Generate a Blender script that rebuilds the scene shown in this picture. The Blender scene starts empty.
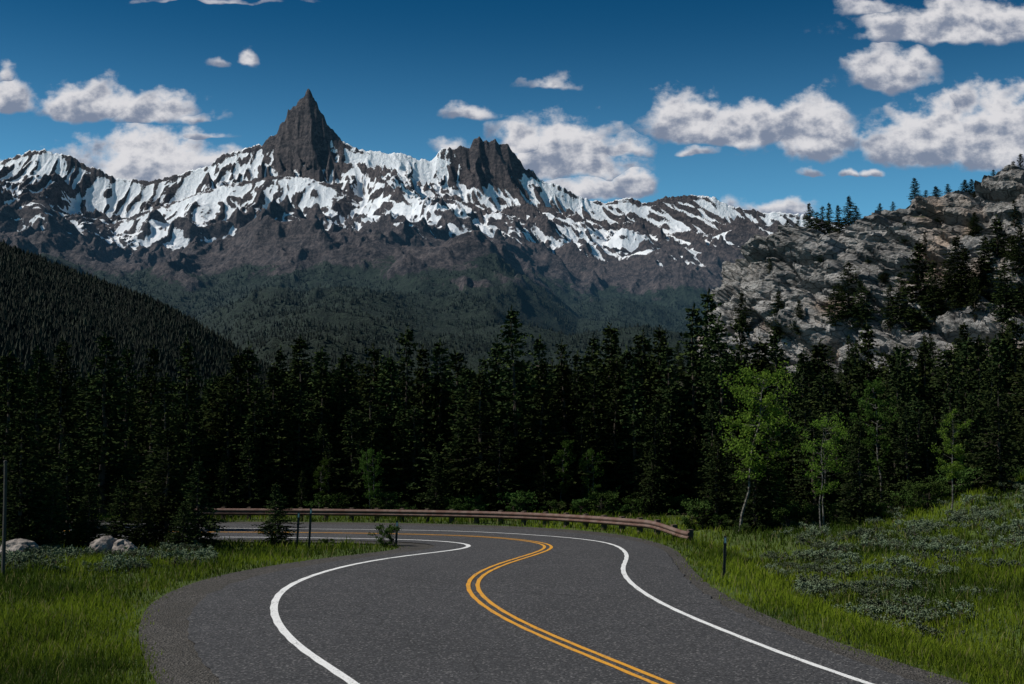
import bpy, math, random
import numpy as np
from mathutils import Vector
from mathutils.bvhtree import BVHTree
random.seed(7); rng=np.random.default_rng(7)
F=1200.0; H0=3.84; TH=math.atan(58/F); CT,ST=math.cos(TH),math.sin(TH)

# ---------------------------------------------------------------- noise
def _h(ix,iy,iz,s):
    n=(ix.astype(np.int64)*374761393+iy.astype(np.int64)*668265263+iz.astype(np.int64)*2147483647%1000003*7919+s*1274126177)
    n=(n^(n>>13))*1274126177
    n=n&0x7fffffff
    n=(n^(n>>16))*1911520717
    return ((n&0x7fffffff)^((n&0x7fffffff)>>15)).astype(np.float64)/2147483647.0
def perlin(x,y,s=0):
    ix=np.floor(x);iy=np.floor(y);fx=x-ix;fy=y-iy
    ux=fx*fx*fx*(fx*(fx*6-15)+10);uy=fy*fy*fy*(fy*(fy*6-15)+10)
    z=np.zeros_like(ix)
    def g(dx,dy):
        a=_h(ix+dx,iy+dy,z,s)*2*np.pi
        return np.cos(a)*(fx-dx)+np.sin(a)*(fy-dy)
    a=g(0,0);b=g(1,0);c=g(0,1);d=g(1,1)
    return ((a+(b-a)*ux)+((c+(d-c)*ux)-(a+(b-a)*ux))*uy)*1.5
def fbm(x,y,o=5,s=0,gain=.5):
    r=0;a=1;t=0
    for i in range(o):
        r=r+a*perlin(x,y,s+i*17);t+=a;a*=gain;x=x*2.03+13.1;y=y*2.03+7.7
    return r/t
def ridged(x,y,o=6,s=0,gain=.5):
    r=0;a=1;t=0;w=1
    for i in range(o):
        n=1-np.abs(perlin(x,y,s+i*31))*1.6
        n=np.clip(n,0,1)**2*w
        w=np.clip(n*1.6,0.15,1)
        r=r+a*n;t+=a;a*=gain;x=x*2.07+3.1;y=y*2.07+9.7
    return r/t
def vn3(p,s=0):
    i=np.floor(p);f=p-i;u=f*f*(3-2*f);r=0
    for dx in(0,1):
        for dy in(0,1):
            for dz in(0,1):
                w=(u[:,0] if dx else 1-u[:,0])*(u[:,1] if dy else 1-u[:,1])*(u[:,2] if dz else 1-u[:,2])
                r=r+w*_h(i[:,0]+dx,i[:,1]+dy,i[:,2]+dz,s)
    return r*2-1
def fbm3(p,o=4,s=0):
    r=0;a=1;t=0
    for i in range(o):
        r=r+a*vn3(p,s+i);t+=a;a*=.5;p=p*2.1+5.3
    return r/t
def cell3(p,s=0):
    i=np.floor(p);best=np.full(len(p),9.);sec=np.full(len(p),9.);val=np.zeros(len(p))
    for dx in(-1,0,1):
        for dy in(-1,0,1):
            for dz in(-1,0,1):
                cx,cy,cz=i[:,0]+dx,i[:,1]+dy,i[:,2]+dz
                d=(cx+_h(cx,cy,cz,s)-p[:,0])**2+(cy+_h(cx,cy,cz,s+1)-p[:,1])**2+(cz+_h(cx,cy,cz,s+2)-p[:,2])**2
                v=_h(cx,cy,cz,s+3)
                m=d<best
                sec=np.where(m,best,np.minimum(sec,d));val=np.where(m,v,val);best=np.where(m,d,best)
    return val,np.sqrt(sec)-np.sqrt(best)
def sst(a,b,x):
    t=np.clip((x-a)/(b-a),0,1);return t*t*(3-2*t)

# ---------------------------------------------------------------- mesh / material helpers
COL=bpy.context.scene.collection
def mesh_np(name,v,f,attrs=None,smooth=False,mat=None,link=True):
    v=np.asarray(v,dtype=np.float32);f=np.asarray(f,dtype=np.int32)
    m=bpy.data.meshes.new(name);k=f.shape[1]
    m.vertices.add(len(v));m.vertices.foreach_set('co',v.ravel())
    m.loops.add(f.size);m.loops.foreach_set('vertex_index',f.ravel())
    m.polygons.add(len(f));m.polygons.foreach_set('loop_start',np.arange(0,f.size,k,dtype=np.int32))
    m.update(calc_edges=True)
    m.polygons.foreach_set('use_smooth',np.full(len(f),smooth))
    for n,a in (attrs or {}).items():
        at=m.attributes.new(n,'FLOAT','POINT');at.data.foreach_set('value',np.asarray(a,dtype=np.float32))
    if mat:m.materials.append(mat)
    if not link:return m
    o=bpy.data.objects.new(name,m);COL.objects.link(o);return o
def grid_faces(nr,nc):
    i=np.arange(nr-1)[:,None]*nc+np.arange(nc-1)[None,:];i=i.ravel()
    return np.stack([i,i+1,i+nc+1,i+nc],1)
class NT:
    def __init__(s,name):
        s.m=bpy.data.materials.new(name);s.m.use_nodes=True;s.t=s.m.node_tree
        s.b=s.t.nodes['Principled BSDF'];s.out=s.t.nodes['Material Output'];s.L=s.t.links.new
        s.b.inputs['Specular IOR Level'].default_value=.2;s.b.inputs['Roughness'].default_value=.9
    def n(s,typ,**k):
        nd=s.t.nodes.new(typ)
        for a,b in k.items():setattr(nd,a,b)
        return nd
    def pos(s,kind='Object'):
        return s.n('ShaderNodeTexCoord').outputs[kind]
    def noise(s,scale,detail=4,vec=None,rough=.55,out=0):
        nd=s.n('ShaderNodeTexNoise');nd.inputs['Scale'].default_value=scale;nd.inputs['Detail'].default_value=detail;nd.inputs['Roughness'].default_value=rough
        s.L(vec if vec is not None else s.pos(),nd.inputs['Vector']);return nd.outputs[out]
    def math(s,op,a,b=None,c=None):
        nd=s.n('ShaderNodeMath',operation=op)
        for i,x in enumerate((a,b,c)):
            if x is None:continue
            if isinstance(x,(int,float)):nd.inputs[i].default_value=x
            else:s.L(x,nd.inputs[i])
        return nd.outputs[0]
    def ramp(s,x,stops):
        nd=s.n('ShaderNodeValToRGB');e=nd.color_ramp.elements
        while len(e)<len(stops):e.new(.5)
        for i,(p,c) in enumerate(stops):
            e[i].position=p;e[i].color=(c,c,c,1) if isinstance(c,(int,float)) else (*c,1)
        s.L(x,nd.inputs[0]);return nd.outputs[0]
    def mix(s,f,a,b,mode='MIX'):
        nd=s.n('ShaderNodeMix',data_type='RGBA',blend_type=mode)
        for i,x in ((0,f),(6,a),(7,b)):
            if isinstance(x,(int,float)):nd.inputs[i].default_value=x
            elif isinstance(x,tuple):nd.inputs[i].default_value=(*x,1)
            else:s.L(x,nd.inputs[i])
        return nd.outputs[2]
    def attr(s,n):
        nd=s.n('ShaderNodeAttribute');nd.attribute_name=n;return nd.outputs['Fac']
    def bump(s,h,strength=.5,dist=.1):
        nd=s.n('ShaderNodeBump');nd.inputs['Strength'].default_value=strength;nd.inputs['Distance'].default_value=dist
        s.L(h,nd.inputs['Height']);s.L(nd.outputs[0],s.b.inputs['Normal'])
    def col(s,c):
        if isinstance(c,tuple):s.b.inputs['Base Color'].default_value=(*c,1)
        else:s.L(c,s.b.inputs['Base Color'])
def foliage_mat(name,c1,c2,c3,trans=.3,scale=1.5):
    t=NT(name)
    info=t.n('ShaderNodeObjectInfo')
    a=t.mix(t.ramp(t.noise(scale,2),[(.35,0.),(.65,1.)]),c1,c2)
    a=t.mix(t.math('MULTIPLY',t.attr('tip'),.8),a,c3)
    hs=t.n('ShaderNodeHueSaturation');t.L(a,hs.inputs['Color'])
    t.L(t.math('MULTIPLY_ADD',info.outputs['Random'],.7,.65),hs.inputs['Value'])
    t.L(t.math('MULTIPLY_ADD',info.outputs['Random'],.03,.485),hs.inputs['Hue'])
    df=t.n('ShaderNodeBsdfDiffuse');t.L(hs.outputs[0],df.inputs[0])
    if trans<=0:
        t.L(df.outputs[0],t.out.inputs[0]);return t.m
    tr=t.n('ShaderNodeBsdfTranslucent');t.L(hs.outputs[0],tr.inputs[0])
    mx=t.n('ShaderNodeMixShader');mx.inputs[0].default_value=trans
    t.L(df.outputs[0],mx.inputs[1]);t.L(tr.outputs[0],mx.inputs[2]);t.L(mx.outputs[0],t.out.inputs[0])
    return t.m

# ---------------------------------------------------------------- survey helpers (bearing/inclination from photo station)
def ray(px,py):
    x=(np.asarray(px,float)-512)/F;yv=(342-np.asarray(py,float))/F
    dy=CT-yv*ST;dz=ST+yv*CT
    return x/dy,dz/dy
def sp(x):return np.logaddexp(0,x)
def prof(y):
    y=np.asarray(y,float)
    return -0.05*3*(sp((y-26)/3)-sp((y-66)/3))
def road_pt(px,py):
    u,v=ray(px,py);d=20.0
    for _ in range(80):
        d=.5*d+.5*(prof(d)-H0)/v
    return (float(u*d),float(d))
def catmull(P,step=.35):
    P=np.array(P,float);P=np.vstack([2*P[0]-P[1],P,2*P[-1]-P[-2]]);out=[]
    for i in range(1,len(P)-2):
        p0,p1,p2,p3=P[i-1:i+3];n=max(2,int(np.linalg.norm(p2-p1)/step))
        for k in range(n):
            t=k/n
            out.append(.5*((2*p1)+(-p0+p2)*t+(2*p0-5*p1+4*p2-p3)*t*t+(-p0+3*p1-3*p2+p3)*t**3))
    out.append(P[-2]);return np.array(out)
def resample(P,n):
    s=np.r_[0,np.cumsum(np.linalg.norm(np.diff(P,axis=0),axis=1))];t=np.linspace(0,s[-1],n)
    return np.stack([np.interp(t,s,P[:,k]) for k in range(P.shape[1])],1)
def smooth(P,k=5,it=2):
    for _ in range(it):
        Q=np.vstack([P[:1]]*k+[P]+[P[-1:]]*k)
        R=sum(Q[i:i+len(P)] for i in range(2*k+1))/(2*k+1);R[0]=P[0];R[-1]=P[-1];P=R
    return P
DIRB=np.array([1.77,-4.1])/4.466
def line(pix,end_px=None):
    W=[road_pt(*p) for p in pix];a=np.array(W[0])
    W=[tuple(a+DIRB*24),tuple(a+DIRB*10)]+W
    return smooth(catmull(W),3,2)
right_line=line([(868,684),(740,637),(672,609),(636,588),(622,571),(627,554),(608,543),(560,537),(480,532),(400,530),(300,529),(190,528),(60,527)])
left_line=line([(355,684),(310,656),(281,630),(272,608),(284,588),(320,573),(365,562),(420,554),(460,550),(477,546),(460,542.5),(420,540),(350,538.5),(280,537.5),(190,537),(60,536)])
yel=line([(663,684),(600,658),(530,629),(488,606),(471,588),(478,575),(505,563),(535,554),(551,546.5),(530,541),(480,536.5),(400,534),(300,532.5),(190,532),(60,531)])
right_edge=line([(925,684),(800,640),(735,612),(694,586),(676,566),(664,550),(632,540),(580,533),(500,528),(400,525),(300,524),(190,523),(60,522)])
left_edge=line([(222,684),(196,655),(186,630),(192,605),(222,586),(270,572),(330,562),(390,554),(432,549),(446,546),(430,543),(390,541),(320,540),(190,539.5),(60,539)])
grav_l=line([(158,684),(140,650),(138,622),(152,598),(186,582),(240,570),(310,559),(370,552),(405,548.5),(412,546),(400,544),(360,542.5),(300,541.5),(190,541),(60,540.5)])
grav_r=line([(975,684),(835,640),(760,612),(712,586),(690,566),(676,549),(640,537.5),(585,530),(500,525),(400,522.5),(300,521.5),(190,521),(60,520)])

poly=np.vstack([resample(grav_l,150),resample(grav_r,150)[::-1]])
gx=np.arange(-60,61,.4);gy=np.arange(-30,91,.4);GX,GY=np.meshgrid(gx,gy)
def polydist(P,X,Y):
    D=np.full(X.shape,1e9);ins=np.zeros(X.shape,bool);n=len(P)
    for i in range(n):
        ax,ay=P[i];bx,by=P[(i+1)%n];dx,dy=bx-ax,by-ay;L=dx*dx+dy*dy+1e-12
        t=np.clip(((X-ax)*dx+(Y-ay)*dy)/L,0,1)
        D=np.minimum(D,(X-ax-t*dx)**2+(Y-ay-t*dy)**2)
        c=((ay>Y)!=(by>Y))&(X<(bx-ax)*(Y-ay)/(by-ay+1e-15)+ax);ins^=c
    D=np.sqrt(D);return np.where(ins,-D,D)
EF=polydist(poly,GX,GY)
def edist(x,y):
    fx=np.clip((np.asarray(x)-gx[0])/.4,0,len(gx)-1.001);fy=np.clip((np.asarray(y)-gy[0])/.4,0,len(gy)-1.001)
    i=fx.astype(int);j=fy.astype(int);a=fx-i;b=fy-j
    return EF[j,i]*(1-a)*(1-b)+EF[j,i+1]*a*(1-b)+EF[j+1,i]*(1-a)*b+EF[j+1,i+1]*a*b
CL=catmull([(150,30),(128,70),(110,110),(88,145),(64,188),(39,226),(36,250),(46,285),(70,330)],1.0)
def cliffdist(x,y):
    P=resample(CL,40);D=np.full(np.shape(x),1e9)
    for i in range(len(P)-1):
        ax,ay=P[i];bx,by=P[i+1];dx,dy=bx-ax,by-ay;L=dx*dx+dy*dy
        t=np.clip(((x-ax)*dx+(y-ay)*dy)/L,0,1);D=np.minimum(D,(x-ax-t*dx)**2+(y-ay-t*dy)**2)
    return np.sqrt(D)
def G(x,y):
    x=np.atleast_1d(np.asarray(x,float));y=np.atleast_1d(np.asarray(y,float))
    e=edist(x,y);out=sst(.3,3,e);b=prof(y)
    z=b-.06
    right=sst(-2,4,x-(.02*y+3))
    z=z+2.5*np.exp(-((x-21)/6.5)**2-((y-38)/12)**2)*sst(1.5,7,e)*right
    z=z-.5*np.exp(-((e-2.8)/1.3)**2)*right*(y<50)
    z=z+out*.22*fbm(x/4.5,y/4.5,4,3)
    z=z-2.2*sst(57,78,y)-40*sst(120,900,y)
    cd=cliffdist(x,y)
    z=z+13*(1-sst(0,70,cd))
    far=np.hypot(x,y)
    z=z+sst(80,300,far)*4*fbm(x/120,y/120,4,9)
    return z

# ---------------------------------------------------------------- ground
t=NT('meadow_and_forest_floor');P=t.pos()
g1=t.mix(t.ramp(t.noise(.6,5),[(.35,0.),(.65,1.)]),(.035,.06,.012),(.065,.10,.018))
g1=t.mix(t.ramp(t.noise(6,6),[(.5,0.),(.75,.8)]),g1,(.07,.06,.035))
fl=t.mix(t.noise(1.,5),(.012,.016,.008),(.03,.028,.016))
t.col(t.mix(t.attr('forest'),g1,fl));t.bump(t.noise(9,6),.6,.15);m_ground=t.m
na,nr=721,430
A=np.linspace(0,2*np.pi,na);R=np.r_[0.01,np.exp(np.linspace(math.log(2),math.log(13000),nr-1))]
RR,AA=np.meshgrid(R,A,indexing='ij');X=(RR*np.sin(AA)).ravel();Y=(RR*np.cos(AA)).ravel();Z=G(X,Y)
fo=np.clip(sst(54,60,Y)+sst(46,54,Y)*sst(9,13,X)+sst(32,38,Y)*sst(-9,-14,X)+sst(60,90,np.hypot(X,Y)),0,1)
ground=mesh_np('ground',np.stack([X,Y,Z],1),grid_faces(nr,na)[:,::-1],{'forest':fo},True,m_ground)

# ---------------------------------------------------------------- road
t=NT('asphalt')
c=t.mix(t.ramp(t.noise(20,5,rough=.8),[(.37,0.),(.65,1.)]),(.016,.016,.017),(.095,.094,.098))
c=t.mix(t.math('MULTIPLY',t.ramp(t.noise(.35,5,rough=.65),[(.35,0.),(.7,1.)]),.5),c,(.032,.032,.033))
vo=t.n('ShaderNodeTexVoronoi');vo.inputs['Scale'].default_value=36;t.L(t.pos(),vo.inputs['Vector'])
c=t.mix(t.math('MULTIPLY',t.ramp(vo.outputs['Color'],[(.72,0.),(.92,1.)]),.65),c,(.26,.25,.245))
vc=t.n('ShaderNodeTexVoronoi',feature='DISTANCE_TO_EDGE');vc.inputs['Scale'].default_value=.16
wv=t.n('ShaderNodeVectorMath',operation='ADD');t.L(t.pos(),wv.inputs[0]);t.L(t.noise(.7,6,out=1),wv.inputs[1]);t.L(wv.outputs[0],vc.inputs['Vector'])
c=t.mix(t.ramp(vc.outputs[0],[(.0,.6),(.003,0.)]),c,(.016,.016,.016))
t.col(c);t.bump(t.noise(40,5,rough=.8),.8,.025);t.b.inputs['Roughness'].default_value=.85;m_as=t.m
t=NT('gravel')
vo=t.n('ShaderNodeTexVoronoi');vo.inputs['Scale'].default_value=30;t.L(t.pos(),vo.inputs['Vector'])
c=t.mix(t.ramp(vo.outputs['Color'],[(.2,0.),(.9,1.)]),(.022,.021,.019),(.12,.11,.10))
c=t.mix(t.ramp(t.noise(1.2,5),[(.35,0.),(.65,.7)]),c,(.048,.044,.038))
t.col(c);t.bump(vo.outputs['Distance'],.9,.03);m_gr=t.m
def pair(A,B,n=420):
    A=resample(A,n);Bd=resample(B,3000);out=[];last=0
    for i in range(n):
        d=((Bd-A[i])**2).sum(1);k=int(np.argmin(np.where((np.arange(3000)>=last)&(np.arange(3000)<last+120),d,1e9)));last=max(last,k);out.append(Bd[k])
    out[-1]=Bd[-1];out[0]=Bd[0];return A,smooth(np.array(out),4,2)
cy,le=pair(yel,left_edge);_,re=pair(yel,right_edge);_,gl=pair(yel,grav_l);_,gr=pair(yel,grav_r)
jit=.12*fbm(np.arange(420)*.35,np.zeros(420),3,5)[:,None]
le=le+jit*np.array([1,.2]);re=re+jit[::-1]*np.array([1,.2])
def strip(name,cols,dz,mat,n=420):
    P=[]
    for a,b,k in cols:
        for i in range(k):P.append(a*(1-i/k)+b*(i/k))
    P.append(cols[-1][1]);P=np.stack(P,1);nc=P.shape[1];P=P.reshape(-1,2)
    return mesh_np(name,np.c_[P,prof(P[:,1])+dz],grid_faces(n,nc),None,True,mat)
strip('road',[(le,cy,8),(cy,re,8)],0.0,m_as)
strip('gravel_shoulder',[(gl,le,5),(le,cy,4),(cy,re,4),(re,gr,5)],-.02,m_gr)
def paint(name,col):
    t=NT(name);w=t.math('ADD',t.noise(25,6,rough=.7),t.math('MULTIPLY',t.noise(2,3),.3))
    t.col(t.mix(t.ramp(w,[(.48,0.),(.60,1.)]),(.11,.11,.105),t.mix(t.noise(8,4),col,tuple(x*.75 for x in col))));t.b.inputs['Roughness'].default_value=.6
    return t.m
mw=paint('white_road_paint',(.80,.80,.79));my=paint('yellow_road_paint',(.70,.33,.03))
def stripe(name,P,off,w,mat):
    P=resample(P,500);T=np.gradient(P,axis=0);T/=np.linalg.norm(T,axis=1)[:,None];N=np.stack([-T[:,1],T[:,0]],1)
    wob=.006*np.sin(np.arange(500)*.9)[:,None]
    a=P+N*(off+w/2+wob);b=P+N*(off-w/2);V=np.stack([a,b],1).reshape(-1,2)
    return mesh_np(name,np.c_[V,prof(V[:,1])+.007],grid_faces(500,2)[:,::-1],None,True,mat)
stripe('white_edge_line',left_line,0,.14,mw);stripe('white_edge_line',right_line,0,.11,mw)
e=bpy.data.objects.new('double_yellow_line',None);COL.objects.link(e)
for nm,o in(('line_a',.10),('line_b',-.10)):
    ob=stripe(nm,yel,o,.09,my);ob.parent=e

# ---------------------------------------------------------------- cliff
n=560;Pc=smooth(resample(CL,n),6,3);T=np.gradient(Pc,axis=0);T/=np.linalg.norm(T,axis=1)[:,None]
N=np.stack([T[:,1],-T[:,0]],1)
s=np.linspace(0,1,n)
yy=Pc[:,1]
inset=30-20*sst(185,228,yy)
topz=49.5-16.5*sst(155,238,yy)+ -6*sst(260,320,yy)+1.6*perlin(s*14,s*0+.3,5)+1.0*perlin(s*40,s*0+.7,6)
basez=5.0+0*s
tt=np.r_[np.linspace(-.1,1,190),np.linspace(1.02,3.2,45)]
SS,TTt=np.meshgrid(np.arange(n),tt,indexing='ij')
tf=np.clip(TTt,None,1)
px_=Pc[SS,0]+N[SS,0]*inset[SS]*np.where(TTt<=1,tf,1+(TTt-1)*1.5)
py_=Pc[SS,1]+N[SS,1]*inset[SS]*np.where(TTt<=1,tf,1+(TTt-1)*1.5)
pz_=basez[SS]+(topz[SS]-basez[SS])*tf+np.where(TTt>1,(TTt-1)*1.0,0)
V=np.stack([px_,py_,pz_],-1).reshape(-1,3)
q=V.copy();q[:,2]=q[:,2]*1.4+q[:,0]*.5-q[:,1]*.12
q=q+1.2*np.stack([vn3(V/5,71),vn3(V/5,72),vn3(V/5,73)],1)
c1,e1=cell3(q/np.array([14,14,7.]),11);c2,e2=cell3(q/np.array([5,5,2.4]),21);c3,e3=cell3(q/1.8,31)
dsp=(c1-.5)*5.5+(c2-.5)*2.2+(c3-.5)*1.0+fbm3(q/9,4,40)*3-np.exp(-e1*9)*1.6-np.exp(-e2*9)*.6
fade=np.where(TTt>1,np.exp(-(TTt-1)*4),1).reshape(-1)
nx=-N[SS,0].reshape(-1);ny=-N[SS,1].reshape(-1)
V[:,0]+=nx*dsp*.75*fade;V[:,1]+=ny*dsp*.75*fade;V[:,2]+=dsp*.5*np.clip(fade,.25,1)
t=NT('granite_cliff');P=t.pos()
mp=t.n('ShaderNodeMapping');mp.inputs['Scale'].default_value=(1,1,2.2);mp.inputs['Rotation'].default_value=(0.2,.35,0);t.L(P,mp.inputs[0])
a=t.mix(t.ramp(t.noise(.12,6,mp.outputs[0]),[(.35,0.),(.62,1.)]),(.165,.157,.152),(.37,.355,.342))
a=t.mix(t.ramp(t.noise(.06,3),[(.58,0.),(.68,.75)]),a,(.34,.25,.19))
v=t.n('ShaderNodeTexVoronoi',feature='DISTANCE_TO_EDGE');v.inputs['Scale'].default_value=.3
wv=t.n('ShaderNodeVectorMath',operation='ADD');t.L(mp.outputs[0],wv.inputs[0]);t.L(t.noise(.4,5,out=1),wv.inputs[1]);t.L(wv.outputs[0],v.inputs['Vector'])
a=t.mix(t.ramp(v.outputs[0],[(.0,.85),(.06,0.)]),a,(.03,.029,.027))
a=t.mix(t.ramp(t.noise(1.6,7,rough=.75),[(.48,0.),(.66,.8)]),a,(.07,.067,.064))
geo=t.n('ShaderNodeNewGeometry');sx=t.n('ShaderNodeSeparateXYZ');t.L(geo.outputs['True Normal'],sx.inputs[0])
veg=t.math('MULTIPLY',t.ramp(sx.outputs[2],[(.80,0.),(.92,1.)]),t.ramp(t.noise(.35,5),[(.45,0.),(.55,1.)]))
a=t.mix(veg,a,(.04,.046,.024))
t.col(a);t.bump(t.noise(1.2,8,mp.outputs[0],rough=.7),.9,.8)
cliff=mesh_np('rock_cliff',V,grid_faces(n,len(tt)),None,False,t.m)
CLV=V.reshape(n,len(tt),3)

bpy.context.view_layer.update();dg=bpy.context.evaluated_depsgraph_get()
BT=[BVHTree.FromObject(o,dg) for o in(ground,cliff)]
def hit(px,py):
    u,v=ray(px,py);d=Vector((float(u),1,float(v))).normalized();best=None
    for b in BT:
        r=b.ray_cast(Vector((0,0,H0)),d,3000)
        if r[0] is not None and (best is None or r[3]<best[1]):best=(r[0],r[3])
    return best[0] if best else None

# ---------------------------------------------------------------- mountains
def sil(pts,D):
    p=np.array(pts,float);u,v=ray(p[:,0],p[:,1]);return u,v*D+H0
R1p=[(-160,190),(-60,175),(-20,170),(0,163),(10,157),(22,154),(30,150),(45,149),(56,153),(70,155),(90,166),(100,168),(115,178),(150,180),(175,175),(190,170),(210,166),(218,157),(228,152),(238,151),(248,146),(262,144),(268,138),(277,133),(280,124),(286,119),(288,109),(296,104),(301,97),(305,95),(308,88),(311,91),(313,97),(317,100),(319,109),(324,116),(327,124),(334,129),(338,137),(347,142),(360,149),(385,153),(400,152),(415,158),(432,160),(437,154),(441,149),(455,149),(460,146),(470,147),(473,139),(480,135),(483,141),(490,141),(495,137),(499,144),(508,143),(513,151),(520,159),(524,167),(533,170),(540,180),(560,185),(575,194),(590,200),(610,202),(630,197),(645,203),(665,197),(690,194),(715,197),(735,207),(760,211),(785,212),(805,215),(850,225),(950,235),(1200,250)]
R1s=[(-160,190),(0,165),(45,156),(110,180),(190,174),(255,158),(309,154),(360,157),(430,165),(490,165),(530,178),(590,202),(640,203),(690,198),(735,209),(850,225),(1200,250)]
R2p=[(-160,215),(-60,224),(0,229),(60,236),(110,224),(150,209),(190,196),(230,184),(265,177),(300,176),(335,185),(360,197),(390,215),(430,241),(470,262),(520,290),(580,330),(700,400),(1200,420)]
R3p=[(-160,420),(340,420),(390,275),(430,238),(460,218),(500,212),(530,221),(560,236),(600,262),(640,285),(690,310),(730,330),(800,350),(1200,360)]
R3b=[(-160,430),(500,430),(560,285),(600,246),(622,228),(650,237),(680,256),(720,284),(760,312),(800,340),(1200,360)]
R4p=[(-160,300),(0,300),(120,304),(200,298),(280,290),(350,300),(430,306),(500,318),(560,306),(620,298),(680,310),(760,318),(1200,330)]
R6p=[(-160,340),(0,350),(120,352),(200,338),(270,322),(330,328),(400,340),(450,332),(510,322),(570,334),(640,326),(700,334),(800,345),(1200,350)]
R5p=[(-200,205),(-60,228),(0,243),(50,262),(100,281),(150,299),(190,318),(240,350),(320,400),(1200,440)]
nu=1560;us=np.linspace(-.60,.50,nu)
ys=np.r_[np.linspace(750,5200,180),np.linspace(5215,9000,480),np.linspace(9040,9800,8)]
YY,UU=np.meshgrid(ys,us,indexing='ij');XX=UU*YY
un,_=ray(309,100);ub,_=ray(482,140);un=float(un);ub=float(ub)
kf=1+np.clip(8700-YY,0,4000)/3200
xf=un*8500+(XX-un*YY)/kf*1.0
wx=xf+110*fbm(XX/700,YY/700,3,60)+30*fbm(XX/160,YY/160,3,64);wy=YY+160*fbm(XX/700+9,YY/700+4,3,61)
big=ridged(wx/1000,wy/2600,5,70,.5);med=ridged(wx/360,wy/900,5,80,.55);sm=ridged(wx/110,wy/240,4,90,.6);iso=fbm(wx/220,wy/260,6,95,.6)
def ridge(pts,D,A,Ld,s,base=None,camp=8,amp=1.):
    Dv=D+160*perlin(us*6,us*0+D*.01,int(D)%97)
    u,z=sil(pts,D);Hh=np.interp(us,u,z)*(Dv/D)
    if base is not None:
        ub_,zb=sil(base,D);Hs=np.interp(us,ub_,zb)*(Dv/D);k=21;Hs=np.convolve(np.pad(Hs,k,mode='edge'),np.ones(2*k+1)/(2*k+1),'same')[k:-k];ex=Hh-Hs
    else:
        Hs=Hh;ex=0*Hh
    jag=fbm(us*330,us*0+.5,4,33,.6)*18
    Hs=Hs[None,:];ex=ex[None,:]
    dl=Dv[None,:]-YY;ad=np.abs(dl)
    drop=A*(1-np.exp(-ad/Ld))+s*ad+np.where(dl<0,ad*.6,0)
    w=sst(0,320,ad)
    z=Hs-drop+ex*np.exp(-(ad/(140+120*iso+60*(sm-.35)))**1.25)+jag[None,:]*np.exp(-ad/45)*(D>6000)
    hi=.35+.65*sst(250,900,z)
    z=z+hi*amp*w*((big-.35)*280+(med-.35)*210)+amp*(.2+.8*sst(0,160,ad))*((sm-.35)*60*hi)+iso*camp*(.4+w)
    return z
Z1=ridge(R1p,8500,230,260,.27,R1s,26)
Z2=ridge(R2p,7700,150,300,.36,None,26,.85)
Z3=ridge(R3p,7450,150,260,.36,None,26,.85)
Z3b=ridge(R3b,7700,160,260,.34,None,26,.85)
Z4=ridge(R4p,5600,60,300,.20,None,18,.9)
Z6=ridge(R6p,4200,40,250,.22,None,14,.7)
Z5=ridge(R5p,3000,20,300,.20,None,9,.14)
ST_=np.stack([Z1,Z2,Z3,Z3b,Z4,Z5,Z6]);idx=np.argmax(ST_,0);ZZ=ST_.max(0);ZZ=np.maximum(ZZ,-48+10*iso)-60*sst(950,750,YY)
ddx=np.gradient(ZZ,axis=1)/(np.gradient(XX,axis=1));ddy=np.gradient(ZZ,axis=0)/np.gradient(YY,axis=0)
slope=np.hypot(ddx,ddy)
def blur(a,k):
    for ax in(0,1):
        c=np.cumsum(np.pad(a,[(k+1,k) if i==ax else (0,0) for i in(0,1)],mode='edge'),axis=ax)
        a=(np.take(c,np.arange(2*k+1,c.shape[ax]),axis=ax)-np.take(c,np.arange(0,c.shape[ax]-2*k-1),axis=ax))/(2*k+1)
    return a
conc=(blur(ZZ,6)-ZZ)/12
z0=np.choose(idx,[830,1060,930,840,1500,9000,9000]).astype(float)
rightm=sst(.05,.12,UU);midm=np.exp(-((UU+.085)/.075)**4)
pn=fbm(XX/260,YY/420,5,120);pf=fbm(XX/60,YY/90,4,125)
snow=np.clip((ZZ-z0)/230,-3,1.0)+1.*np.clip(conc,-1,1)+1.7*pn+.7*pf-1.0*(slope-.6)+.8*(.38-sm)+1.7*(.38-med)+.25-.1*rightm+.9*midm*(idx==0)-.5*(idx==1)-.2*(idx==2)-2.4*sst(980,760,ZZ+120*rightm)
spire=np.exp(-((UU-un)/(.026+.012*pn))**4)*sst(1560,1680,ZZ)+np.exp(-((UU-ub)/.031)**4)*sst(1450,1540,ZZ)
snow=snow-3.6*spire+1.8*spire*(pf>.15)
forest=(640-ZZ)/190+1.3*fbm(XX/300,YY/300,5,140)-.5*(slope-.5)+.9*(.38-med)
t=NT('alpine_rock_and_snow');P=t.pos()
mp=t.n('ShaderNodeMapping');mp.inputs['Scale'].default_value=(1,1,4.5);t.L(P,mp.inputs[0])
r=t.mix(t.ramp(t.noise(.006,6,mp.outputs[0]),[(.35,0.),(.65,1.)]),(.022,.022,.028),(.074,.061,.062))
r=t.mix(t.ramp(t.noise(.035,8,rough=.75),[(.45,0.),(.64,.8)]),r,(.140,.115,.110))
r=t.mix(t.ramp(t.noise(.05,7,rough=.8),[(.46,0.),(.60,.9)]),r,(.014,.014,.018))
fr=t.mix(t.ramp(t.noise(.045,7,rough=.8),[(.35,0.),(.7,1.)]),(.004,.009,.008),(.026,.042,.028))
fm=t.ramp(t.math('MULTIPLY_ADD',t.noise(.035,6,rough=.7),1.6,t.math('ADD',t.attr('forest'),-.8)),[(.0,0.),(.25,1.)])
c=t.mix(fm,r,fr)
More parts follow.
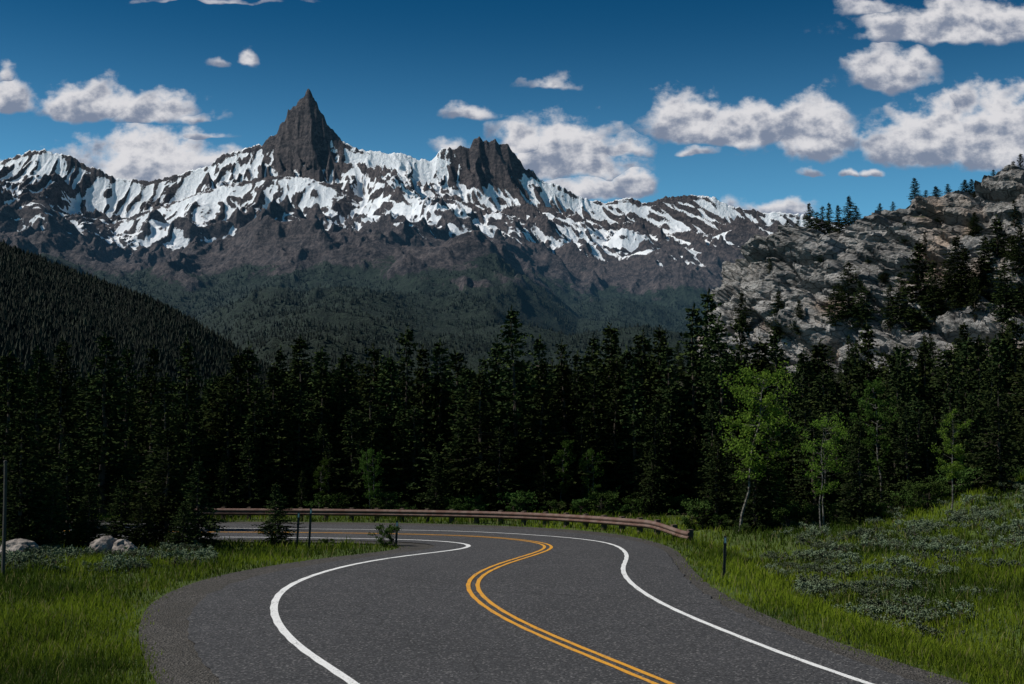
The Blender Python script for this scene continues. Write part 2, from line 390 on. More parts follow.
sf=t.ramp(t.math('ADD',t.math('MULTIPLY',t.math('ADD',t.noise(.03,9,rough=.8),-.5),2.9),t.attr('snow')),[(.0,0.),(.16,1.)])
c=t.mix(sf,c,(.80,.83,.87));t.col(c)
t.bump(t.noise(.05,8,rough=.7),1.,20)
def paint_haze(t):  # aerial haze painted on as a faint blue glow of the surface itself
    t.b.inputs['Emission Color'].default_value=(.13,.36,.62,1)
    t.L(t.math('MULTIPLY',t.attr('haze_glow'),.072),t.b.inputs['Emission Strength'])
paint_haze(t)
hz=sst(3000,7500,YY)*(.28+.72*sst(1400,300,ZZ))  # strength of the painted haze: grows with distance, fades with height
mesh_np('mountain_range',np.stack([XX,YY,ZZ],-1).reshape(-1,3),grid_faces(*YY.shape),{'snow':snow.ravel(),'forest':forest.ravel(),'haze_glow':hz.ravel()},True,t.m)
# distant conifers clothing the lower slopes: one mesh
fw=(forest>rng.uniform(.1,.9,forest.shape))&(snow<-.6)&(YY>1000)&(ZZ>-10)
dens=fbm(XX/170,YY/170,4,160);fw&=((dens+rng.uniform(-.25,.4,dens.shape)>.05)|(YY<2400)|((YY<3200)&(UU<-.2)))
ii=np.flatnonzero(fw.ravel());yi=YY.ravel()[ii];wgt=np.where(yi<5200,3.,1.)*np.where((yi<3100)&(UU.ravel()[ii]<-.2),2.5,1);ii=rng.choice(ii,min(95000,len(ii)),replace=False,p=wgt/wgt.sum())
bx=XX.ravel()[ii]+rng.normal(0,5,len(ii));by=YY.ravel()[ii]+rng.uniform(-12,12,len(ii));bz=ZZ.ravel()[ii]-4
hh=rng.uniform(9,18,len(ii));rr=hh*rng.uniform(.2,.32,len(ii));ang=rng.uniform(0,6.28,len(ii))
vs=[np.stack([bx,by,bz+hh],1)]
for j in range(4):
    vs.append(np.stack([bx+rr*np.cos(ang+j*1.571),by+rr*np.sin(ang+j*1.571),bz+hh*.1],1))
V=np.stack(vs,1).reshape(-1,3);b=np.arange(len(ii))*5
Fc=np.stack([np.stack([b,b+1+j,b+1+(j+1)%4],1) for j in range(4)],1).reshape(-1,3)
t=NT('distant_conifers');t.col(t.mix(t.attr('rnd'),(.003,.006,.005),(.018,.026,.016)));paint_haze(t)
mesh_np('distant_forest',V,Fc,{'rnd':np.repeat(rng.random(len(ii)),5),'haze_glow':np.repeat(hz.ravel()[ii],5)},False,t.m)

# ---------------------------------------------------------------- trees
t=NT('bark');t.col(t.mix(t.noise(8,5),(.03,.022,.016),(.09,.075,.06)));t.bump(t.noise(20,5),.8,.03);m_bark=t.m
t=NT('aspen_bark');t.col(t.mix(t.ramp(t.noise(6,4),[(.5,0.),(.6,1.)]),(.12,.115,.10),(.035,.03,.026)));m_asp=t.m
m_con=foliage_mat('conifer_needles',(.009,.016,.008),(.020,.031,.011),(.045,.058,.017),0)
m_aspl=foliage_mat('aspen_leaves',(.055,.10,.014),(.09,.15,.02),(.13,.19,.03),.4)
m_aspd=foliage_mat('young_leaves',(.025,.05,.011),(.04,.075,.015),(.055,.10,.02),.3)
m_bush=foliage_mat('shrub_leaves',(.022,.042,.010),(.035,.062,.014),(.05,.085,.022),0)
m_sage=foliage_mat('sage_leaves',(.055,.08,.040),(.09,.12,.07),(.14,.17,.11),0)
def tube(P,Rd,k=6):
    P=np.array(P,float);v=[];f=[]
    for i,p in enumerate(P):
        d=P[min(i+1,len(P)-1)]-P[max(i-1,0)];d/=np.linalg.norm(d)+1e-9
        a=np.cross(d,[0.3,1,.1]);a/=np.linalg.norm(a)+1e-9;b=np.cross(d,a)
        for j in range(k):
            w=2*np.pi*j/k;v.append(p+Rd[i]*(a*np.cos(w)+b*np.sin(w)))
    for i in range(len(P)-1):
        for j in range(k):f.append((i*k+j,i*k+(j+1)%k,(i+1)*k+(j+1)%k,(i+1)*k+j))
    return np.array(v),np.array(f)
def quads(c,d,n,L,W):
    return np.stack([c,c+d*L*.45+n*W,c+d*L,c+d*L*.45-n*W],1).reshape(-1,3)
def assemble(name,parts,leafv,tips,mb,ml):
    V=[];Fc=[];o=0
    for v,f in parts:V.append(v);Fc.append(f+o);o+=len(v)
    nb=sum(len(f) for f in Fc);nv=o
    V.append(leafv);nl=len(leafv)//4;Fc.append(np.arange(nl*4).reshape(-1,4)+o)
    V=np.vstack(V);Fc=np.vstack(Fc);at=np.r_[np.zeros(nv),np.repeat(tips,4)]
    m=mesh_np(name,V,Fc,{'tip':at},False,None,link=False)
    m.materials.append(mb);m.materials.append(ml);mi=np.ones(len(Fc),dtype=np.int32);mi[:nb]=0;m.polygons.foreach_set('material_index',mi);return m
def unit(a):return a/(np.linalg.norm(a,axis=-1,keepdims=True)+1e-9)
def conifer(seed,Hh=10.,Rm=1.7,low=.06,dens=1.0,pw=.8,rag=.2):
    r=np.random.default_rng(seed);C=[];D=[];Nn=[];Ls=[];Ws=[];tip=[];parts=[]
    zs_=np.linspace(0,Hh,9);parts.append(tube([(0.06*math.sin(z*1.3+seed),.06*math.cos(z+seed),z-.3*(z==0)) for z in zs_],[.16*(1-z/Hh)+.012 for z in zs_],6))
    z=Hh*low;lop=r.uniform(0,6.28);ph=r.uniform(0,6.28,3)
    while z<Hh*.985:
        f=z/Hh
        env=1+rag*math.sin(f*17+ph[0])*.6+rag*math.sin(f*31+ph[1])*.5
        rad=Rm*((1-f)**pw)*(.35+.65*min(1,(f-low+.08)/.2))*env*r.uniform(.75,1.12)+.06
        nb=int(r.integers(4,7)*dens)+1
        for b in range(nb):
            a=r.uniform(0,2*np.pi);R=rad*r.uniform(.5,1.15)*(1+.2*math.cos(a-lop+f*3))
            if r.random()<.09:R*=1.3
            up=.5*(f-.3);droop=.28*R
            k=max(3,int(R/.17));tk=np.linspace(.15,1,k)
            bx=np.stack([np.cos(a)*R*tk,np.sin(a)*R*tk,z+R*tk*up-droop*tk**2+.16*R*tk**4],1)
            if R>.8 and r.random()<.3:
                q_=np.vstack([[0,0,z],bx[k//2],bx[-1]]);parts.append(tube(q_,[.03,.02,.006],3))
            for rep in range(3):
                side=r.choice([-1,1],k);ang=a+side*r.uniform(.1,1.1,k)
                dr=np.stack([np.cos(ang),np.sin(ang),r.uniform(-.5,.4,k)],1)
                C.append(bx+r.normal(0,.04,(k,3)));D.append(unit(dr));Nn.append(unit(np.cross(dr,r.normal(0,1,(k,3)))))
                Ls.append(r.uniform(.26,.52,k)*(1-.45*f)*(1.1-.3*tk));Ws.append(r.uniform(.045,.09,k));tip.append(np.clip(tk*r.uniform(.3,1.1,k),0,1)**2)
        z+=Hh*r.uniform(.013,.028)
    k=12;C.append(np.stack([np.zeros(k),np.zeros(k),np.linspace(Hh*.94,Hh,k)],1));dr=unit(np.stack([r.normal(0,.5,k),r.normal(0,.5,k),np.ones(k)*.8],1));D.append(dr);Nn.append(unit(np.cross(dr,r.normal(0,1,(k,3)))));Ls.append(np.full(k,.28));Ws.append(np.full(k,.04));tip.append(np.ones(k)*.5)
    C=np.vstack(C);D=np.vstack(D);Nn=np.vstack(Nn);Ls=np.concatenate(Ls)[:,None];Ws=np.concatenate(Ws)[:,None]
    return assemble('conifer_mesh',parts,quads(C,D,Nn,Ls,Ws),np.concatenate(tip),m_bark,m_con)
def leafy(seed,Hh,W,zlo,nc,nl,ls,mb,ml,stems=1):
    r=np.random.default_rng(seed);parts=[];cl=[]
    for s_ in range(stems):
        bx,by=(r.normal(0,.25,2) if stems>1 else (0,0));lean=r.normal(0,.06,2)
        Pt=[(bx+lean[0]*z+.08*math.sin(z*2+s_),by+lean[1]*z+.08*math.cos(z*1.7),z-.1) for z in np.linspace(0,Hh*.93,8)]
        parts.append(tube(Pt,list(np.linspace(.009*Hh+.012,.008,8)),6))
        for c in range(nc//stems):
            f=r.uniform(zlo,1);base=np.array([np.interp(f*.93*Hh,np.linspace(0,Hh*.93,8),[p[k] for p in Pt]) for k in range(3)])
            a=r.uniform(0,6.28);prof_=math.sin(min(1,max(.06,(f-zlo)/(1-zlo)))**.75*2.75)*.9+.12
            R=W*prof_*r.uniform(.3,1.2);e_=base+np.array([math.cos(a)*R,math.sin(a)*R,R*r.uniform(.1,.7)])
            parts.append(tube([base,(base+e_)/2+[0,0,-.03*R],e_],[.012+.004*Hh*.3,.01,.004],3));cl.append((e_,r.uniform(.12,.32)*W*1.1))
            cl.append(((base+e_*2)/3,r.uniform(.1,.2)*W))
    C=[];tp=[]
    for c,rd in cl:
        k=int(nl*r.uniform(.4,1.4));p=unit(r.normal(0,1,(k,3)))*(r.uniform(0,1,(k,1))**.45)*rd*np.array([1,1,.75]);C.append(c+p);tp.append(np.clip(.5+p[:,2]/rd*.6,0,1))
    C=np.vstack(C);k=len(C);D=unit(r.normal(0,1,(k,3)));Nn=unit(np.cross(D,r.normal(0,1,(k,3))))
    return assemble('leafy_mesh',parts,quads(C,D,Nn,r.uniform(.7,1.4,(k,1))*ls,np.full((k,1),ls*.42)),np.concatenate(tp),mb,ml)
CON=[conifer(1,10,2.1),conifer(2,10,1.7,.08,1,.65,.3),conifer(3,10,2.5,.04,1,.9),conifer(4,10,1.6,.15,.9,.6,.4),conifer(5,10,2.0,.12,.8,.7,.45),conifer(6,10,2.7,.02,1.3,.75,.25),conifer(8,10,1.4,.18,.8,.6,.4),conifer(9,10,2.3,.1,.9,.55,.5)]
ASP=[leafy(26,8,1.9,.36,60,56,.11,m_asp,m_aspl),leafy(21,8,1.9,.35,56,38,.11,m_asp,m_aspl,2),leafy(22,8,1.4,.35,40,42,.11,m_asp,m_aspl),leafy(23,8,1.6,.25,60,50,.12,m_asp,m_aspd,2),leafy(24,8,1.3,.3,50,50,.12,m_asp,m_aspd)]
BUSH=[leafy(30,1.5,.9,.1,40,40,.09,m_bark,m_bush,5),leafy(31,1.2,1.0,.1,40,40,.08,m_bark,m_bush,6)]
SAGE=[leafy(40+i,.55,.42,.05,26,24,.055,m_bark,m_sage,6) for i in range(3)]
def put(name,mesh,loc,sc,parent=None,rot=None,sxy=None):
    o=bpy.data.objects.new(name,mesh);COL.objects.link(o);o.location=loc
    sxy=sc if sxy is None else sxy;o.scale=(sxy,sxy,sc);o.rotation_euler=(random.uniform(-.03,.03),random.uniform(-.03,.03),random.uniform(0,6.28) if rot is None else rot)
    if parent:o.parent=parent
    return o
def empty(n):
    e=bpy.data.objects.new(n,None);COL.objects.link(e);return e
def con_at(px,top,d,name='spruce_tree',parent=None,var=None,wid=None):
    u,v=ray(px,top);x=float(u*d);z=float(G(x,d)[0]);h=float(v*d+H0)-z
    if h<1.5:return
    m=CON[var] if var is not None else random.choice(CON)
    s=h/10;w=s*random.uniform(.8,1.2)*(wid or 1)
    if h>12:w*=.8
    return put(name,m,(x,d,z-.1),s,parent,None,w)
key=[(8,350,46),(38,345,52),(62,338,50),(105,332,55),(128,346,60),(150,345,58),(190,335,60),(165,372,44),(235,350,62),(250,343,64),(272,362,60),(285,347,66),(300,335,64),(322,347,62),(345,350,66),(372,344,64),(388,352,70),(405,325,66),(425,345,68),(441,340,66),(460,350,70),(480,356,64),(496,336,66),(518,307,60),(540,336,62),(562,341,66),(577,352,64),(590,335,66),(606,323,64),(625,346,68),(641,330,64),(655,325,66),(670,343,62),(690,305,64),(704,290,66),(722,318,62),(742,310,70),(762,338,66),(778,332,72),(800,350,64),(822,340,72),(872,318,74),(900,345,70),(925,335,72),(948,345,66),(972,338,70),(998,325,72),(1018,315,66)]
for k_ in key:con_at(*k_,wid=1.05)
for (px,base,top,vr,wd) in[(165,546,425,5,1.15),(68,548,432,5,1.2),(276,547,480,5,1.3),(20,552,405,2,1.1),(860,525,415,2,1.2),(120,545,475,5,1.3),(905,505,380,0,1.1),(1000,492,370,2,1.1),(197,549,455,2,1.3),(142,551,490,5,1.4),(88,552,480,5,1.4),(50,553,470,2,1.3),(182,551,500,5,1.5)]:
    p=hit(px,base);u,v=ray(px,top);h=float(v)*p.y+H0-p.z;put('spruce_tree',CON[vr],(p.x,p.y,p.z-.1),h/10,None,None,h/10*wd)
forest_e=empty('conifer_forest')
def cap(px):
    return float(np.interp(px,[-100,0,60,100,200,300,400,500,600,700,760,830,900,960,1024,1150],[364,360,358,360,372,362,358,360,358,350,354,354,347,338,330,312]))
cnt=0
for i in range(720):
    px=random.uniform(-90,1120);dmin=59
    if px<210:dmin=38+ (px>100)*4
    if px>700:dmin=47+max(0,(790-px)*.13)
    d=dmin+ (random.random()**1.4)*58
    u,_=ray(px,400);x=float(u)*d
    if float(edist(x,d))<2.5:continue
    if px>690 and d<56 and float(edist(x,d))<7:continue
    top=cap(px)+abs(random.gauss(0,1))*44+ (8 if d<60 else 0)
    if d<56:top+=random.uniform(10,60)
    if random.random()<.2:top+=random.uniform(20,90)
    con_at(px,top,d,'conifer',forest_e,None,random.uniform(.95,1.4));cnt+=1
for i in range(130):
    px=random.uniform(-20,1040);d=random.uniform(57.5,63) if 200<px<700 else random.uniform(44,56)
    if px<200:d=random.uniform(34,42)
    u,_=ray(px,400);x=float(u)*d
    if float(edist(x,d))<2.5 or (px>760 and d<48):continue
    z=float(G(x,d)[0]);h=random.uniform(1.5,4.6);put('conifer',random.choice(CON),(x,d,z-.05),h/10,forest_e,None,h/10*1.25)
for i in range(620):
    d=random.uniform(110,330);u=random.uniform(-.5,.5);x=u*d;z=float(G(x,d)[0]);h=random.uniform(6,11)
    px=512+u*F
    vm=float(ray(px,cap(px)-12+random.uniform(-10,25))[1]);h=min(h,vm*d+H0-z)
    if h<2:continue
    if float(cliffdist(np.array([x]),np.array([d]))[0])<3 or x>np.interp(d,[100,150,190,228,250,330],[115,86,60,38,36,70])-3:continue
    put('conifer',random.choice(CON),(x,d,z),h/10,forest_e,None,h/10*1.2)
Lt=CLV[:,191,:];Lu=Lt[:,0]/Lt[:,1];m_=(Lt[:,1]<262);Lt=Lt[m_];Lu=Lu[m_]
for px,top in[(788,228),(798,232),(810,203),(817,212),(822,206),(829,203),(838,205),(848,196),(856,206),(880,203),(893,208),(915,178),(926,190),(936,186),(947,184),(958,190),(965,196),(972,190),(985,178),(994,184),(1004,168),(1009,180),(1014,176),(1021,154),(1035,160)]:
    u,v=ray(px,top);j=int(np.argmin(abs(Lu-u)));b=Lt[j]+np.array([.3,1,0])*random.uniform(0,5);b[0]=u*b[1];h=float(v)*b[1]+H0-b[2]+1.0
    if h<2.5:h=random.uniform(2.5,4)
    put('pine_tree',random.choice(CON),tuple(b-np.array([0,0,1.0])),h/10,None,None,min(h/10*1.9,.9))
for px,base,top in[(848,318,262),(835,325,285),(862,322,280),(921,330,240),(935,318,262),(958,300,236),(966,305,250),(998,300,216),(1012,296,235),(780,335,290),(800,332,300),(890,325,285),(742,330,292),(985,285,235),(905,240,222),(940,222,205),(870,262,245),(820,262,248),(975,235,212),(795,262,250),(948,310,270),(1005,320,262),(1020,270,225),(925,250,232),(840,300,278),(770,272,258),(885,280,262),(1015,225,200),(975,320,272),(1022,310,262),(900,320,272)]:
    p=hit(px,base)
    if p is None:continue
    u,v=ray(px,top);h=float(v)*p.y+H0-p.z;put('pine_tree',random.choice(CON),(p.x,p.y,p.z-.8),(h+.8)/10,None,None,(h+.8)/10*1.5)
for px,top,vr,d,wd in[(738,362,0,44,1.0),(816,408,1,43,.9),(950,402,2,40,.9),(318,455,4,57.5,.9),(372,445,3,57.5,.9),(560,435,4,58,.9),(590,445,3,58,.9),(880,372,4,48,.9),(655,465,4,58,.9),(480,478,4,58,.9),(775,470,4,45,.9),(765,405,4,46,1.)]:
    u,v=ray(px,top)
    x=float(u*d);z=float(G(x,d)[0]);h=float(v)*d+H0-z
    put('aspen_tree',ASP[vr],(x,d,z-.05),h/8,None,2.6 if vr==0 else None,h/8*wd)
sh=empty('roadside_shrubs')
for px,base,s_ in[(384,547,.42),(329,549,.2)]:
    p=hit(px,base);put('shrub',BUSH[0],p,s_,sh)
for i in range(80):
    px=random.uniform(210,1040);d=random.uniform(56.5,60) if px<690 else random.uniform(43,50)
    u,_=ray(px,400);x=float(u)*d
    if float(edist(x,d))<1.5:continue
    put('shrub',random.choice(BUSH),(x,d,float(G(x,d)[0])-.05),random.uniform(.3,.8),sh)
sg=empty('sagebrush')
for i in range(700):
    if random.random()<.78:px=random.uniform(770,1040);py=random.uniform(485,665);
    else:px=random.uniform(-20,205);py=random.uniform(550,574)
    if px>700 and py>515+ (1024-px)*.34+abs(random.gauss(0,1))*60:continue
    p=hit(px,py)
    if p is None or p.y>60 or float(edist(p.x,p.y))<1.6:continue
    put('sage',random.choice(SAGE),(p.x,p.y,p.z-.04),random.uniform(.25,.75),sg)

# ---------------------------------------------------------------- grass
NB=320000
u=rng.uniform(-.52,.52,NB);d=1/(rng.uniform(1/58,1/13,NB));x=u*d;y=d
e_=edist(x,y);keep=(e_>rng.exponential(.22,NB)-.25+.35*fbm(x/1.1,y/1.1,3,240))&(y<56+0*x)
dn=fbm(x/1.6,y/1.6,3,200);keep&=(dn+rng.uniform(-.5,.9,NB)>-.25)
x=x[keep];y=y[keep];e_=e_[keep];dn=dn[keep];k=len(x);z=G(x,y)-.01;dd=np.hypot(x,y)
h=(.10+.20*rng.random(k)**1.5+.10*np.clip(dn,0,1))*np.clip(.45+e_*.5,.4,1)*(1+.35*(rng.random(k)<.06))
w=.0045*np.clip(dd/14,1,4)*rng.uniform(.8,1.5,k)
a=rng.uniform(0,2*np.pi,k);sx_=np.cos(a);sy_=np.sin(a);la=rng.uniform(0,2*np.pi,k);lm=h*rng.uniform(.1,.65,k)
lx=np.cos(la)*lm;ly=np.sin(la)*lm
P0=np.stack([x-sx_*w,y-sy_*w,z],1);P1=np.stack([x+sx_*w,y+sy_*w,z],1)
M0=np.stack([x-sx_*w*.8+lx*.35,y-sy_*w*.8+ly*.35,z+h*.6],1);M1=np.stack([x+sx_*w*.8+lx*.35,y+sy_*w*.8+ly*.35,z+h*.6],1)
Tp=np.stack([x+lx,y+ly,z+h],1)
V=np.stack([P0,P1,M0,M1,Tp],1).reshape(-1,3);b=np.arange(k)*5
Fc=np.stack([np.stack([b,b+1,b+3],1),np.stack([b,b+3,b+2],1),np.stack([b+2,b+3,b+4],1)],1).reshape(-1,3)
t=NT('grass_blades');c=t.mix(t.attr('dry'),t.mix(t.attr('rnd'),(.035,.060,.009),(.16,.215,.018)),(.20,.17,.08))
df=t.n('ShaderNodeBsdfDiffuse');t.L(c,df.inputs[0])
tr=t.n('ShaderNodeBsdfTranslucent');t.L(c,tr.inputs[0]);mx=t.n('ShaderNodeMixShader');mx.inputs[0].default_value=.4
t.L(df.outputs[0],mx.inputs[1]);t.L(tr.outputs[0],mx.inputs[2]);t.L(mx.outputs[0],t.out.inputs[0])
big_=np.clip(.33+fbm(x/4,y/4,4,210)*1.7+rng.normal(0,.2,k)+.35*(e_<3.5)*(x>0),0,1)
mesh_np('grass',V,Fc,{'rnd':np.repeat(big_,5),'dry':np.repeat((rng.random(k)<.07)*.8,5)},False,t.m)

# ---------------------------------------------------------------- guardrail, posts, boulders
t=NT('weathered_steel');t.col(t.mix(t.ramp(t.noise(3,5),[(.4,0.),(.65,1.)]),(.10,.055,.042),(.15,.105,.088)));t.b.inputs['Metallic'].default_value=.1;t.b.inputs['Roughness'].default_value=.8;m_st=t.m
t=NT('post_wood');t.col(t.mix(t.noise(12,4),(.05,.035,.025),(.12,.09,.065)));m_wd=t.m
def box(c,s,rz=0):
    c_=np.array(c);v=np.array([[i,j,k] for i in(-1,1) for j in(-1,1) for k in(-1,1)],float)*np.array(s)/2
    R_=np.array([[math.cos(rz),-math.sin(rz),0],[math.sin(rz),math.cos(rz),0],[0,0,1]]);v=v@R_.T+c_
    f=np.array([[0,1,3,2],[4,6,7,5],[0,4,5,1],[2,3,7,6],[0,2,6,4],[1,5,7,3]]);return v,f
def join(name,parts,mat,parent=None):
    V=[];Fc=[];o=0
    for v,f in parts:V.append(v);Fc.append(f+o);o+=len(v)
    ob=mesh_np(name,np.vstack(V),np.vstack(Fc),None,False,mat);ob.parent=parent;return ob
GR=smooth(catmull([road_pt(*p) for p in[(185,519),(300,519.5),(400,520.7),(500,523),(570,526.5),(630,531.5),(668,535.5),(690,538.5)]]),3,2)
GR=resample(GR,160);T=np.gradient(GR,axis=0);T=unit(T);Nn=np.stack([-T[:,1],T[:,0]],1)
Nn=np.where((Nn[:,1:]>0),-Nn,Nn)
gz=prof(GR[:,1])
prf=[(0,.18),(.03,.20),(.08,.24),(.08,.27),(.02,.31),(.02,.33),(.08,.37),(.08,.40),(.03,.44),(0,.46)]
flare=sst(140,159,np.arange(160))*.24
V=np.array([[GR[i,0]+Nn[i,0]*o_,GR[i,1]+Nn[i,1]*o_,gz[i]+h_-flare[i]] for i in range(160) for o_,h_ in prf])
ge=empty('guardrail');ob=mesh_np('w_beam',V,grid_faces(160,len(prf)),None,True,m_st);ob.parent=ge
md=ob.modifiers.new('thick','SOLIDIFY');md.thickness=.006
parts=[]
for i in range(3,158,7):
    rz=math.atan2(T[i,1],T[i,0]);parts.append(box((GR[i,0]-Nn[i,0]*.17,GR[i,1]-Nn[i,1]*.17,gz[i]+.0-flare[i]),(.15,.18,1.0),rz));parts.append(box((GR[i,0]-Nn[i,0]*.04,GR[i,1]-Nn[i,1]*.04,gz[i]+.32-flare[i]),(.12,.078,.24),rz))
join('posts',parts,m_wd,ge)
t=NT('post_metal');t.col(t.mix(t.noise(15,3),(.03,.03,.028),(.07,.065,.06)));m_pm=t.m
t=NT('reflector');t.col((.6,.6,.55));t.b.inputs['Roughness'].default_value=.25;m_rf=t.m
def delineator(px,base,top):
    p=hit(px,base);u,v=ray(px,top);h=float(v)*p.y+H0-p.z;e=empty('delineator_post');e.location=p;e.rotation_euler=(0,.04,random.uniform(-.2,.2))
    join('channel_post',[box((0,0,h/2-.15),(.05,.008,h+.3)),box((-.029,-.012,h/2-.15),(.008,.03,h+.3)),box((.029,-.012,h/2-.15),(.008,.03,h+.3))],m_pm,e)
    join('reflector',[box((0,-.012,h-.1),(.046,.01,.12))],m_rf,e)
delineator(724,577,536);delineator(309,549,508);delineator(297,548,512);delineator(396,547,521)
p=hit(3,578);e=empty('snow_marker_pole');e.location=p;z_=np.linspace(-.3,2.6,9)
join('pole',[tube([(0.01*math.sin(a_),0,a_) for a_ in z_],list(np.linspace(.045,.035,9)),10),tube([(0,0,2.6),(0,0,2.64),(0,0,2.65)],[.04,.035,.001],10)],m_pm,e)
t=NT('pale_boulder');t.col(t.mix(t.ramp(t.noise(3,6),[(.35,0.),(.65,1.)]),(.12,.105,.095),(.32,.28,.25)));t.bump(t.noise(6,6),.8,.1);m_bo=t.m
import bmesh
def boulder(px,py,r,fl,seed):
    bm=bmesh.new();bmesh.ops.create_icosphere(bm,subdivisions=4,radius=1);m=bpy.data.meshes.new('boulder');bm.to_mesh(m);bm.free()
    v=np.array([vv.co[:] for vv in m.vertices]);c,e=cell3(v*1.3+seed,seed);v=v*(1+.25*(c-.5)+.2*fbm3(v*1.7+seed,4,seed))[:,None]*np.array([1.3,1,fl])*r
    m.vertices.foreach_set('co',v.astype(np.float32).ravel());m.materials.append(m_bo);o=bpy.data.objects.new('boulder',m);COL.objects.link(o);p=hit(px,py);o.location=(p.x,p.y,p.z+r*fl*.35);o.rotation_euler=(0,0,seed)
for b_ in[(104,557,.38,1.1,1),(122,557,.42,.8,2),(20,561,.40,1.,3),(34,560,.28,.8,4),(330,547,.15,.5,5),(60,600,.07,.5,7)]:boulder(*b_)

# ---------------------------------------------------------------- world, sun, camera
SUN=Vector((-.70,-.03,.71)).normalized();el=math.asin(SUN.z);rot=math.atan2(SUN.x,SUN.y)
w=bpy.data.worlds.new('World');bpy.context.scene.world=w;w.use_nodes=True;nt=w.node_tree;bg=nt.nodes['Background'];STR=.07
bg.inputs['Strength'].default_value=STR
def N_(typ,**k):
    nd=nt.nodes.new(typ)
    for a_,b_ in k.items():setattr(nd,a_,b_)
    return nd
def sock(nd,i,x_):
    if isinstance(x_,(int,float)):nd.inputs[i].default_value=x_
    elif isinstance(x_,tuple):nd.inputs[i].default_value=x_
    else:nt.links.new(x_,nd.inputs[i])
sky=N_('ShaderNodeTexSky',sky_type='NISHITA');sky.sun_disc=False;sky.sun_elevation=el;sky.sun_rotation=rot;sky.altitude=2200;sky.air_density=1.0;sky.dust_density=.3;sky.ozone_density=2.0
def M_(op,a,b=None,c=None):
    nd=N_('ShaderNodeMath',operation=op)
    for i,x_ in enumerate((a,b,c)):
        if x_ is not None:sock(nd,i,x_)
    return nd.outputs[0]
def VM(op,a,b=None,out=0):
    nd=N_('ShaderNodeVectorMath',operation=op);sock(nd,0,a)
    if b is not None:sock(nd,1,b)
    return nd.outputs[out]
tc=N_('ShaderNodeTexCoord');sep=N_('ShaderNodeSeparateXYZ');nt.links.new(tc.outputs['Generated'],sep.inputs[0])
Yc=M_('MAXIMUM',sep.outputs[1],.05);Uo=M_('DIVIDE',sep.outputs[0],Yc);Vo=M_('DIVIDE',sep.outputs[2],Yc)
def cmb(a,b,c=0.):
    nd=N_('ShaderNodeCombineXYZ')
    for i,x_ in enumerate((a,b,c)):sock(nd,i,x_)
    return nd.outputs[0]
def nz(vec,scale,detail,rough=.55):
    nd=N_('ShaderNodeTexNoise');nd.inputs['Scale'].default_value=scale;nd.inputs['Detail'].default_value=detail;nd.inputs['Roughness'].default_value=rough;nt.links.new(vec,nd.inputs['Vector']);return nd
wn=nz(cmb(Uo,Vo),20,3);wu=M_('MULTIPLY_ADD',M_('SUBTRACT',wn.outputs['Fac'],.5),.022,Uo)
wn2=nz(cmb(Vo,Uo,3.3),20,3);wv_=M_('MULTIPLY_ADD',M_('SUBTRACT',wn2.outputs['Fac'],.5),.018,Vo)
W3=cmb(wu,wv_,M_('MULTIPLY',wv_,-1.))
clouds=[(950,34,100,32),(1005,28,60,28),(875,12,40,12),(890,80,44,34),(1000,152,72,66),(930,152,70,50),(690,133,46,38),(745,136,56,34),(815,144,46,50),(560,167,74,50),(520,148,38,26),(625,152,34,18),(575,195,48,24),(555,88,34,11),(475,115,28,10),(150,182,86,56),(215,172,44,28),(90,112,66,30),(150,117,48,26),(10,107,34,30),(190,118,44,7),(205,135,30,5),(220,67,12,9),(247,61,10,13),(450,150,19,12),(631,192,19,26),(690,154,36,7),(770,213,48,12),(812,173,12,7),(846,176,9,5),(872,175,13,5),(220,2,70,4),(0,162,18,6),(8,78,12,12)]
fld=None;loc=None
for (cxp,cyp,rw,rh) in clouds:
    cu,cv=ray(cxp,cyp);cu=float(cu);cv=float(cv);ku=F/rw/1.12;kv=F/rh/1.16
    q_=VM('MULTIPLY',VM('SUBTRACT',W3,(cu,cv,-cv)),(ku,kv,kv*3.))
    ln=VM('LENGTH',VM('MAXIMUM',q_,(-1e6,0.,0.)),None,1)
    k_=min(1.,max(.5,rh/28));f_=M_('MULTIPLY_ADD',ln,-k_,k_)
    dv=M_('MULTIPLY_ADD',wv_,kv,-cv*kv)
    if fld is None:fld=f_;loc=dv
    else:
        nd=N_('ShaderNodeMix');sock(nd,0,M_('GREATER_THAN',f_,fld));sock(nd,2,loc);sock(nd,3,dv);loc=nd.outputs[0];fld=M_('MAXIMUM',fld,f_)
n1=nz(cmb(Uo,M_('MULTIPLY',Vo,1.3)),31,9,.56);n1b=nz(cmb(M_('ADD',Uo,.007),M_('MULTIPLY',M_('SUBTRACT',Vo,.008),1.3)),31,9,.56)
dens=M_('MULTIPLY_ADD',M_('SUBTRACT',n1.outputs[0],.5),1.75,fld)
mr=N_('ShaderNodeMapRange',interpolation_type='SMOOTHSTEP');nt.links.new(dens,mr.inputs[0]);mr.inputs[1].default_value=-.05;mr.inputs[2].default_value=.38
alpha=M_('MULTIPLY',mr.outputs[0],.97)
lit=M_('ADD',M_('MULTIPLY_ADD',M_('SUBTRACT',n1.outputs[0],n1b.outputs[0]),-3.2,.42),M_('MULTIPLY',M_('MINIMUM',M_('MAXIMUM',loc,-.5),1.0),.8))
mr2=N_('ShaderNodeMapRange',interpolation_type='SMOOTHSTEP');nt.links.new(lit,mr2.inputs[0]);mr2.inputs[1].default_value=.0;mr2.inputs[2].default_value=1.05
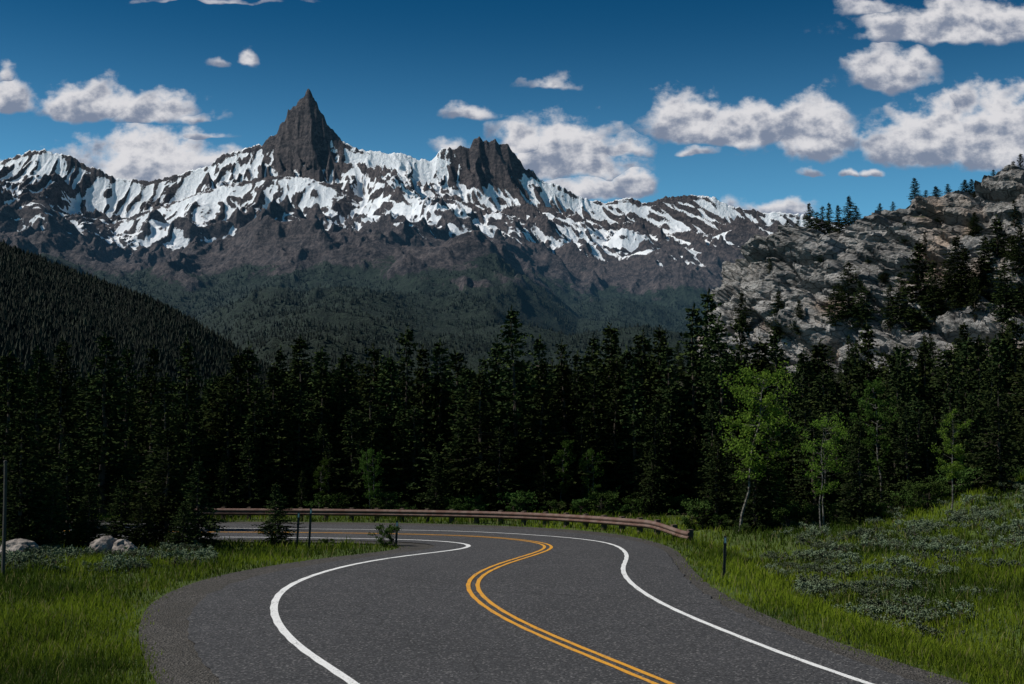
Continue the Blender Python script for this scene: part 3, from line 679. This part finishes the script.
def CM(f,a,b,mode='MIX'):
    nd=N_('ShaderNodeMix',data_type='RGBA',blend_type=mode)
    for i,x_ in ((0,f),(6,a),(7,b)):
        if isinstance(x_,tuple):nd.inputs[i].default_value=(*x_,1)
        else:sock(nd,i,x_)
    return nd.outputs[2]
cc=CM(mr2.outputs[0],tuple(c_/STR for c_ in(.20,.24,.33)),tuple(c_/STR for c_ in(.72,.71,.73)))
mr3=N_('ShaderNodeMapRange',interpolation_type='SMOOTHSTEP');nt.links.new(sep.outputs[2],mr3.inputs[0]);mr3.inputs[1].default_value=.10;mr3.inputs[2].default_value=.34
grad=CM(mr3.outputs[0],(.75,1.5,1.6),(.05,.46,.66))
skyc=CM(1.,sky.outputs[0],grad,'MULTIPLY')
nt.links.new(CM(alpha,skyc,cc),bg.inputs['Color'])
bg2=N_('ShaderNodeBackground');bg2.inputs['Strength'].default_value=STR;nt.links.new(skyc,bg2.inputs['Color'])
# the cumulus field occupies the northern sky at low elevation
fac=M_('MULTIPLY',M_('GREATER_THAN',sep.outputs[1],.75),M_('MULTIPLY',M_('GREATER_THAN',sep.outputs[2],.1),M_('LESS_THAN',sep.outputs[2],.42)))
ms=N_('ShaderNodeMixShader');nt.links.new(fac,ms.inputs[0]);nt.links.new(bg2.outputs[0],ms.inputs[1]);nt.links.new(bg.outputs[0],ms.inputs[2]);nt.links.new(ms.outputs[0],nt.nodes['World Output'].inputs[0])
w.cycles.sampling_method='MANUAL';w.cycles.sample_map_resolution=256
sl=bpy.data.lights.new('sun','SUN');sl.energy=5.0;sl.angle=math.radians(.5);sl.color=(1,.95,.87);so=bpy.data.objects.new('sun',sl);COL.objects.link(so);so.rotation_euler=SUN.to_track_quat('Z','Y').to_euler()
cam=bpy.data.cameras.new('camera');co=bpy.data.objects.new('camera',cam);COL.objects.link(co);co.location=(0,0,H0);co.rotation_euler=(math.pi/2+TH,0,0)
cam.lens=F/1024*36;cam.sensor_width=36;cam.clip_end=30000;cam.clip_start=.1;bpy.context.scene.camera=co
sc=bpy.context.scene;sc.view_settings.view_transform='Standard';sc.view_settings.look='None';sc.view_settings.exposure=0
print('forest',cnt,'grass',k)
